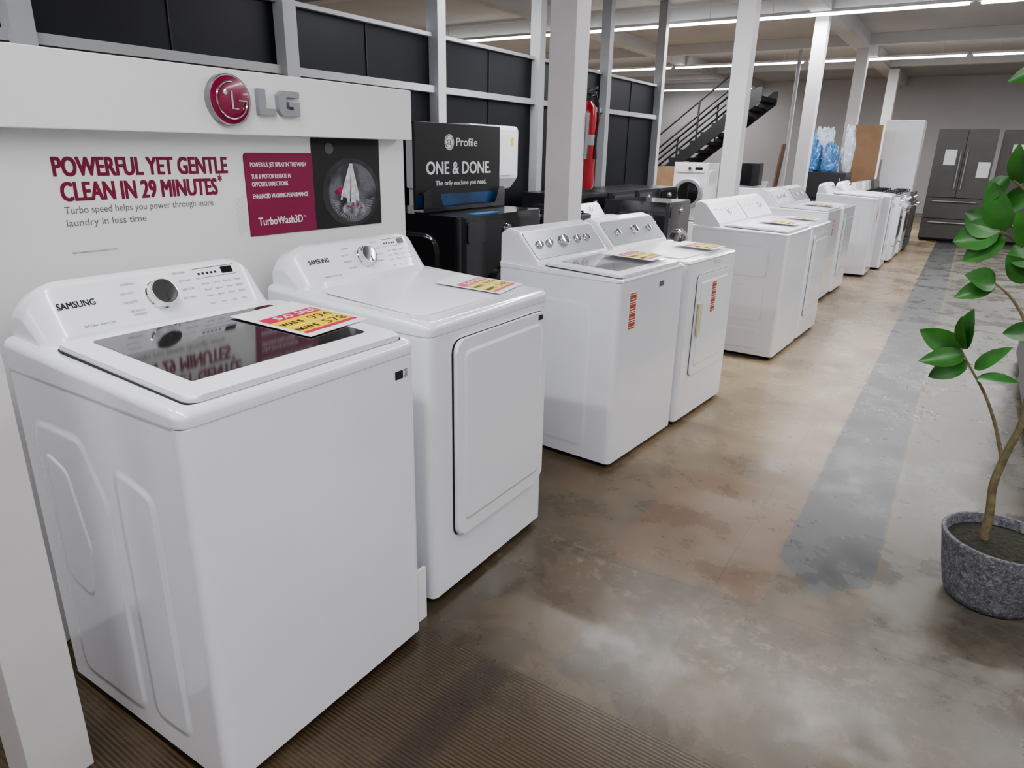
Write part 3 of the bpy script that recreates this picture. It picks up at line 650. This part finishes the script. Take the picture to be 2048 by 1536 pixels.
# ------------------------------------------------------------ ranges / fridges
def rng(label,loc,rot,body,glassm=M_black,W=.75,D=.66,H=.92,back=True,group=None):
    e=thing('kitchen_range',loc,rot,label,'stove',group);hx,hy=D/2,W/2
    bm=bmesh.new();box(bm,-hx,hx,-hy,hy,.03,H,.006);mk('body',bm,body,e)
    bm=bmesh.new();box(bm,-hx+.03,hx-.04,-hy+.02,hy-.02,0,.03);mk('plinth',bm,M_gap,e)
    bm=bmesh.new();slab(bm,rr(-hx+.02,hx-.01,-hy+.01,hy-.01,.01),.008,(0,0,H),X,Y,.002);ck=mk('cooktop',bm,glassm,e)
    for a in (-.15,.13):
        for c in (-.19,.19):
            bm=bmesh.new()
            lathe(bm,[(.05,0),(.05,.012),(.03,.016),(0,.016)],(a,c,H+.008),Z,20)
            box(bm,a-.10,a+.10,c-.006,c+.006,H+.022,H+.034);box(bm,a-.006,a+.006,c-.10,c+.10,H+.022,H+.034)
            for s in (-.095,.095): box(bm,a+s-.006,a+s+.006,c-.006,c+.006,H+.008,H+.03)
            mk('burner_grate',bm,M_blackm,ck)
    bm=bmesh.new();slab(bm,rr(-hy+.01,hy-.01,.24,H-.14,.01),.03,(hx,0,0),Y,Z,.006);od=mk('oven_door',bm,body,e)
    bm=bmesh.new();slab(bm,rr(-hy+.12,hy-.12,.36,H-.28,.02),.002,(hx+.03,0,0),Y,Z);mk('oven_window',bm,M_black,od)
    bm=bmesh.new();tube(bm,[(hx+.07,-hy+.06,H-.19),(hx+.07,hy-.06,H-.19)],.011,12)
    for s in (-1,1): tube(bm,[(hx+.028,s*(hy-.09),H-.19),(hx+.07,s*(hy-.09),H-.19)],.008,8)
    mk('handle',bm,M_chrome,od)
    bm=bmesh.new();slab(bm,rr(-hy+.01,hy-.01,.05,.225,.01),.025,(hx,0,0),Y,Z,.005);mk('drawer',bm,body,e)
    for c in (-.28,-.18,0,.18,.28):
        bm=bmesh.new();lathe(bm,[(.022,0),(.02,.025),(0,.027)],(hx,c,H-.07),X,16);mk('knob',bm,M_chrome,e)
    if back:
        bm=bmesh.new();slab(bm,fillet([(-hx,H),(-hx+.09,H),(-hx+.06,H+.17),(-hx,H+.17)],[0,0,.015,.015]),2*hy,(0,hy,0),X,Z);mk('backguard',bm,body,e)
    return e
rng('white freestanding range with dark oven window',(-1.14,11.72,0),0,M_white)
rng('white freestanding range with black cooktop beside another range',(-1.12,12.52,0),0,M_white)
rng('stainless range with black burner grates',(-1.08,13.32,0),0,M_steel)
rng('dark stainless range with black grates behind the washers',(-2.86,5.0,0),0,M_graph,W=.6,D=.5,H=.95,back=False)
r_=rng('dark stainless range facing the aisle',(.86,4.4,0),180,M_graph,back=False,group='dark ranges along the aisle')
copy_thing(r_,(.86,5.2,0));copy_thing(r_,(.88,6.0,0))
def fridge(label,loc,rot,m,W=.9,D=.7,H=1.93,papers=((-.33,1.5),(.24,1.3)),group=None):
    e=thing('refrigerator',loc,rot,label,'refrigerator',group);hx,hy=D/2,W/2
    bm=bmesh.new();box(bm,-hx,hx-.06,-hy,hy,.03,H,.006);mk('body',bm,M_graph,e)
    bm=bmesh.new();box(bm,-hx+.02,hx-.08,-hy+.02,hy-.02,0,.03);mk('plinth',bm,M_gap,e)
    for s in (-1,1):
        bm=bmesh.new();a,c=(-hy,-.004) if s<0 else (.004,hy)
        slab(bm,rr(a,c,.78,H-.01,.012),.06,(hx-.055,0,0),Y,Z,.008);d=mk('door',bm,m,e)
        bm=bmesh.new();tube(bm,[(hx+.01,s*.05,.9),(hx+.05,s*.05,.93),(hx+.05,s*.05,1.55),(hx+.01,s*.05,1.58)],.01,8);mk('handle',bm,M_silver,d)
    for z0,z1 in ((.06,.40),(.41,.77)):
        bm=bmesh.new();slab(bm,rr(-hy,hy,z0,z1,.012),.06,(hx-.055,0,0),Y,Z,.008);d=mk('drawer',bm,m,e)
        bm=bmesh.new();tube(bm,[(hx+.01,-.35,z1-.06),(hx+.05,-.33,z1-.06),(hx+.05,.33,z1-.06),(hx+.01,.35,z1-.06)],.01,8);mk('handle',bm,M_silver,d)
    for (a,z) in papers:
        bm=bmesh.new();slab(bm,rr(a-.09,a+.09,z-.12,z+.14,.002),.002,(hx+.0055,0,0),Y,Z);mk('paper_sheet',bm,M_paper,e)
    return e
fridge('dark stainless french-door refrigerator with white paper sheets taped on',(-.22,15.35,0),-90,M_steel,papers=((-.20,1.45),(.33,1.25)),group='stainless refrigerators')
fridge('stainless refrigerator with a printed sheet on its door',(.76,15.62,0),-90,M_steel,papers=((-.2,1.55),),group='stainless refrigerators')
fridge('stainless refrigerator standing beside similar ones',(1.72,15.45,0),-90,M_steel,papers=(),group='stainless refrigerators')
uf=thing('upright_freezer',(-1.16,14.5,0),-90,'tall white upright freezer with a paper sheet on the door','freezer')
bm=bmesh.new();box(bm,-.3,.22,-.29,.29,.03,2.05,.01);mk('body',bm,M_white,uf)
bm=bmesh.new();box(bm,-.27,.2,-.26,.26,0,.03);mk('plinth',bm,M_gap,uf)
bm=bmesh.new();slab(bm,rr(-.29,.29,.08,2.04,.02),.06,(.225,0,0),Y,Z,.012);d=mk('door',bm,M_plastic,uf)
bm=bmesh.new();box(bm,.285,.32,-.27,-.245,1.0,1.4,.006);mk('handle',bm,M_silver,d)
bm=bmesh.new();slab(bm,rr(-.1,.12,1.62,1.86,.002),.002,(.2855,0,0),Y,Z);mk('paper_sheet',bm,M_paper,d)
def carton(label,loc,rot,sx,sy,sz,m=M_card):
    e=thing('cardboard_box',loc,rot,label,'box')
    bm=bmesh.new();box(bm,-sx/2,sx/2,-sy/2,sy/2,0,sz,.004);mk('carton',bm,m,e)
    bm=bmesh.new();box(bm,-sx/2-.001,sx/2+.001,-.03,.03,sz*.55,sz+.0005);mk('packing_tape',bm,M_tape,e)
    return e
carton('tall plain brown cardboard carton standing upright',(-1.66,13.85,0),4,.42,.35,1.95)
carton('brown cardboard carton on the floor near the stairs',(-4.62,12.6,0),5,.5,.5,.6)
carton('brown cardboard carton stacked on another carton',(-4.60,12.6,.602),-6,.45,.45,.6)
bm=bmesh.new();box(bm,-.012,.012,-.12,.12,0,1.62,.003);o=mk('wooden_board',bm,M_bracket);o.location=(-2.80,12.2,0);o.rotation_euler=(0,rad(5),0);tag_top(o,'dark wooden board leaning upright near stored appliances','board')
cf=thing('compact_refrigerator',(-2.05,12.45,0),-90,'dark compact refrigerator carrying wrapped blue bags','refrigerator')
bm=bmesh.new();box(bm,-.3,.24,-.38,.38,.02,1.2,.008);box(bm,-.28,.22,-.34,.34,0,.021);mk('body',bm,M_graph,cf)
for z0,z1 in ((.05,.8),(.81,1.19)):
    bm=bmesh.new();slab(bm,rr(-.38,.38,z0,z1,.015),.05,(.245,0,0),Y,Z,.008);d=mk('door',bm,M_graph,cf)
    bm=bmesh.new();tube(bm,[(.293,.3,z0+.08),(.325,.3,z0+.1),(.325,.3,z1-.1),(.293,.3,z1-.08)],.008,8);mk('handle',bm,M_silver,d)
def bag(loc,sx,sy,sz,m,label,seed):
    t=bmesh.new();bmesh.ops.create_icosphere(t,subdivisions=5,radius=1)
    for v in t.verts:
        n=v.co.copy();q=n*1.6+V((seed,0,0))
        k=1+.30*(mnoise.noise(q))+.26*abs(mnoise.noise(q*2.7))+.15*abs(mnoise.noise(q*7))
        z=max(-.7,n.z)
        cx_=math.copysign(abs(n.x)**.7,n.x);cy_=math.copysign(abs(n.y)**.7,n.y)
        v.co=V((cx_*sx*k,cy_*sy*k,max(0,(z+.7)*sz/1.7*(k if n.z>-.5 else 1))))
    o=mk('plastic_bag',t,m,sharp=1.2,wn=False);o.location=loc;tag_top(o,label,'bag','plastic bags')
bag((-2.26,12.38,1.2),.13,.15,.46,M_bluebag,'crumpled blue plastic-wrapped bundle sitting on a dark refrigerator',1)
bag((-1.96,12.34,1.2),.10,.13,.40,M_bluebag,'crumpled blue plastic bundle beside another on a dark refrigerator',9)
bag((-2.16,12.68,1.2),.15,.06,.62,M_clear,'crumpled clear plastic wrap behind blue bundles',17)
bag((-1.77,12.66,1.2),.08,.08,.58,M_clear,'crumpled clear plastic wrap on a dark refrigerator',23)
pd=thing('laundry_pedestal',(-3.85,11.6,0),-90,'white drawer pedestal under a front-load washer','pedestal')
bm=bmesh.new();box(bm,-.3,.3,-.3,.3,0,.38,.006);mk('body',bm,M_white,pd)
bm=bmesh.new();slab(bm,rr(-.28,.28,.04,.36,.01),.02,(.3,0,0),Y,Z,.005);mk('drawer',bm,M_plastic,pd)
o=front_loader('washing_machine','white front-load washer with round dark door on a pedestal',(-3.85,11.6,.38),-90,M_white,W=.56,D=.6,H=.92,trimm=M_silver)
ww=laundry('clothes_dryer','white dryer carrying a dark microwave near the stairs',(-3.18,12.2,0),-90,W=.62,D=.6,H=.90,dryer=True,deck=(.925,.945),con=((-.12,.95),(-.2,1.0)),ctop=(-.24,1.02),knobs=(),style='plain',taper=False,group=None)
mw=thing('microwave_oven',(-3.18,12.1,.95),-90,'dark countertop microwave resting on a white dryer','microwave')
bm=bmesh.new();box(bm,-.1,.14,-.25,.25,.012,.36,.01);box(bm,-.08,.12,-.2,.2,0,.0125);mk('body',bm,M_graph,mw)
bm=bmesh.new();slab(bm,rr(-.24,.13,.03,.34,.01),.02,(.14,0,0),Y,Z,.004);mk('door',bm,M_black,mw)
# ------------------------------------------------------------ staircase
st=thing('staircase',(-7.6,17.2,0),0,'black metal open-tread staircase with railing rising to the upper level','stairs')
n=14;run,rise=.236,.19;sw=.70
for s in (-sw,sw):
    bm=bmesh.new();slab(bm,[(0,0),(.28,0),(n*run+.1,n*rise-.12),(n*run+.1,n*rise+.16),(n*run,n*rise+.16)],.03,(0,s+.015,0),X,Z);mk('stringer',bm,M_blackm,st)
for i in range(n):
    bm=bmesh.new();box(bm,i*run+.0,i*run+.31,-sw+.015,sw-.015,(i+1)*rise-.08,(i+1)*rise,.004);mk('tread',bm,M_blackm,st)
for s in (-sw,sw):
    bm=bmesh.new()
    for h in (.35,.62,.92): tube(bm,[(.15,s,h+.1),(n*run*.80,s,n*.80*rise+h)],.024,8)
    for i in (0,4,8,11): tube(bm,[(i*run+.15,s,(i+.6)*rise),(i*run+.15,s,(i+.6)*rise+.92)],.024,8)
    mk('railing',bm,M_blackm,st)
bm=bmesh.new();tube(bm,[(0,0,0),(0,0,CZ)],.035,12);box(bm,-.06,.06,-.06,.06,0,.02);o=mk('wall_pipe',bm,M_rail);o.location=(-3.2,15,0);tag_top(o,'thin vertical white pipe from floor to ceiling','pipe')
# ------------------------------------------------------------ fire extinguisher
fe=thing('fire_extinguisher',(-2.04,4.018,1.22),0,'red fire extinguisher with black hose hung on a column','fire extinguisher')
bm=bmesh.new();lathe(bm,[(.045,0),(.056,.012),(.058,.04),(.058,.42),(.05,.475),(.028,.50),(.022,.51)],(0,0,0),Z,32);mk('cylinder',bm,M_extr,fe)
bm=bmesh.new();lathe(bm,[(.022,.51),(.024,.54),(.015,.55)],(0,0,0),Z,16);box(bm,-.012,.05,-.012,.012,.55,.562,.004);slab(bm,[(-.01,.565),(.055,.58),(.055,.59),(-.01,.578)],.02,(0,.01,0),X,Z);mk('valve_handle',bm,M_graph,fe)
bm=bmesh.new();tube(bm,[(0,.02,.53),(.03,.04,.545),(.045,.045,.50),(.060,.025,.40),(.063,.0,.3),(.063,0,.24)],.007,8);lathe(bm,[(.008,0),(.012,-.05),(.010,-.06)],(.063,0,.24),Z,12);mk('hose',bm,M_blackm,fe)
bm=bmesh.new()
lathe_closed(bm,[(.0583,.26),(.0590,.26),(.0590,.32),(.0583,.32)],(0,0,0),Z,32);mk('label_band',bm,M_silver,fe)
bm=bmesh.new();box(bm,-.05,.04,-.0735,-.056,.18,.44);mk('wall_bracket',bm,M_darkchrome,fe)
# ------------------------------------------------------------ plant
pp=thing('potted_plant',(.315,2.63,0),0,'artificial rubber-leaf tree in a round speckled grey stone pot','plant')
bm=bmesh.new();lathe(bm,[(.11,0),(.130,.006),(.141,.03),(.158,.11),(.174,.20),(.180,.234),(.176,.240),(.166,.238),(.158,.20),(.0,.19)],(0,0,0),Z,48);mk('pot',bm,M_pot,pp,sharp=1.2)
bm=bmesh.new();lathe(bm,[(.160,.205),(.12,.212),(.05,.218),(0,.220)],(0,0,0),Z,32);mk('soil',bm,M_soil,pp)
def smooth(pts,k=6):
    pts=[V(p) for p in pts];out=[];n=len(pts)
    for i in range(n-1):
        p0,p1,p2,p3=pts[max(i-1,0)],pts[i],pts[i+1],pts[min(i+2,n-1)]
        for j in range(k):
            t=j/k;out.append(.5*((2*p1)+(p2-p0)*t+(2*p0-5*p1+4*p2-p3)*t*t+(3*p1-p0-3*p2+p3)*t**3))
    out.append(pts[-1]);return out
def PL(x,z,y=2.63): return V((x-.315,y-2.63,z))
trunk=smooth([PL(.265,.20),PL(.260,.32),PL(.25,.42),PL(.262,.54),PL(.28,.66),PL(.268,.82),PL(.24,.98),PL(.215,1.15),PL(.19,1.35),PL(.165,1.55),PL(.12,1.72)])
bm=bmesh.new();N=len(trunk);tube(bm,trunk,[.015-.0105*i/N for i in range(N)],10);mk('trunk',bm,M_bark,pp)
br=[smooth([PL(.258,.50),PL(.215,.62),PL(.165,.72),PL(.11,.80),PL(.07,.86)]),
    smooth([PL(.255,.88),PL(.22,.97),PL(.17,1.04),PL(.12,1.08)]),
    smooth([PL(.215,1.12),PL(.16,1.2),PL(.10,1.24)]),
    smooth([PL(.19,1.32),PL(.14,1.36),PL(.09,1.40)]),
    smooth([PL(.28,.64,2.63),PL(.33,.75,2.6),PL(.36,.9,2.58)])]
for b_ in br:
    bm=bmesh.new();tube(bm,b_,[.0065-.004*i/len(b_) for i in range(len(b_))],8);mk('branch',bm,M_bark,pp)
def leaf(bm,base,tip,width,up,droop=.15,fold=.25):
    base=V(base);tip=V(tip);d=tip-base;L=d.length;d.normalize();up=V(up);s=d.cross(up).normalized();n=s.cross(d)
    t=bmesh.new();rows=[];K=10
    for i in range(K+1):
        u=i/K;w=width*.5*math.sin(math.pi*min(1,.04+u*.96)**.85)**.8 if 0<u<1 else width*.02
        c=base+d*(L*u)-n*(droop*L*u*u)+n*(droop*L*.5*u)
        rows.append([t.verts.new(c+s*(w*k)+n*(abs(k)*w*fold)) for k in (-1,-.5,0,.5,1)])
    for A,B in zip(rows,rows[1:]):
        for k in range(4): t.faces.new((A[k],A[k+1],B[k+1],B[k]))
    append(bm,t)
bm=bmesh.new()
F=V((-.25,-.85,.45))
LV=[((.07,.86),(-.055,.905),.08),((.075,.86),(.072,1.0),.07),((.08,.86),(.045,.975),.05),((.085,.84),(-.035,.82),.065),((.10,.82),(-.005,.745),.07),((.12,.80),(.195,.90),.05),((.13,.77),(.235,.80),.05),
 ((.12,1.08),(.02,1.03),.06),((.12,1.08),(.04,1.11),.075),((.10,1.24),(-.02,1.20),.10),((.10,1.24),(-.005,1.29),.10),((.11,1.24),(.05,1.38),.085),((.12,1.22),(.015,1.14),.09),((.14,1.2),(.22,1.15),.08),((.09,1.40),(.035,1.32),.065),((.12,1.38),(.09,1.49),.06),((.16,1.36),(.08,1.29),.08),((.18,1.35),(.25,1.42),.08),((.13,1.70),(.03,1.665),.055),((.12,1.72),(.07,1.80),.055),((.16,1.55),(.25,1.60),.08),((.2,1.18),(.3,1.25),.09),((.21,1.1),(.13,1.17),.075),((.2,1.2),(.13,1.3),.08),((.24,.98),(.33,1.05),.08),((.25,.95),(.17,.93),.06),((.255,.85),(.34,.8),.07),((.3,.86),(.38,.93),.08)]
for i,(a,c,w) in enumerate(LV):
    oy=random.uniform(-.06,.06)
    up=F+V((random.uniform(-.4,.4),0,random.uniform(-.3,.5)))
    leaf(bm,PL(a[0],a[1]),PL(c[0],c[1],2.63+oy-.03),w,up)
mk('foliage',bm,M_green,pp,sharp=3,wn=False)
# ------------------------------------------------------------ camera
f,th,p,r=(1380.3,.56425,.32841,.020828)
Fw=V((-math.sin(th)*math.cos(p),math.cos(th)*math.cos(p),-math.sin(p)))
R0=V((math.cos(th),math.sin(th),0));U0=R0.cross(Fw)
R=R0*math.cos(r)+U0*math.sin(r);U=-R0*math.sin(r)+U0*math.cos(r)
cd=bpy.data.cameras.new('camera');cd.sensor_width=36;cd.lens=f/2048*36;cd.clip_start=.02
co=bpy.data.objects.new('camera',cd);COL.objects.link(co)
m=Matrix((R,U,-Fw)).transposed().to_4x4();m.translation=V((0,0,1.45));co.matrix_world=m
bpy.context.scene.camera=co
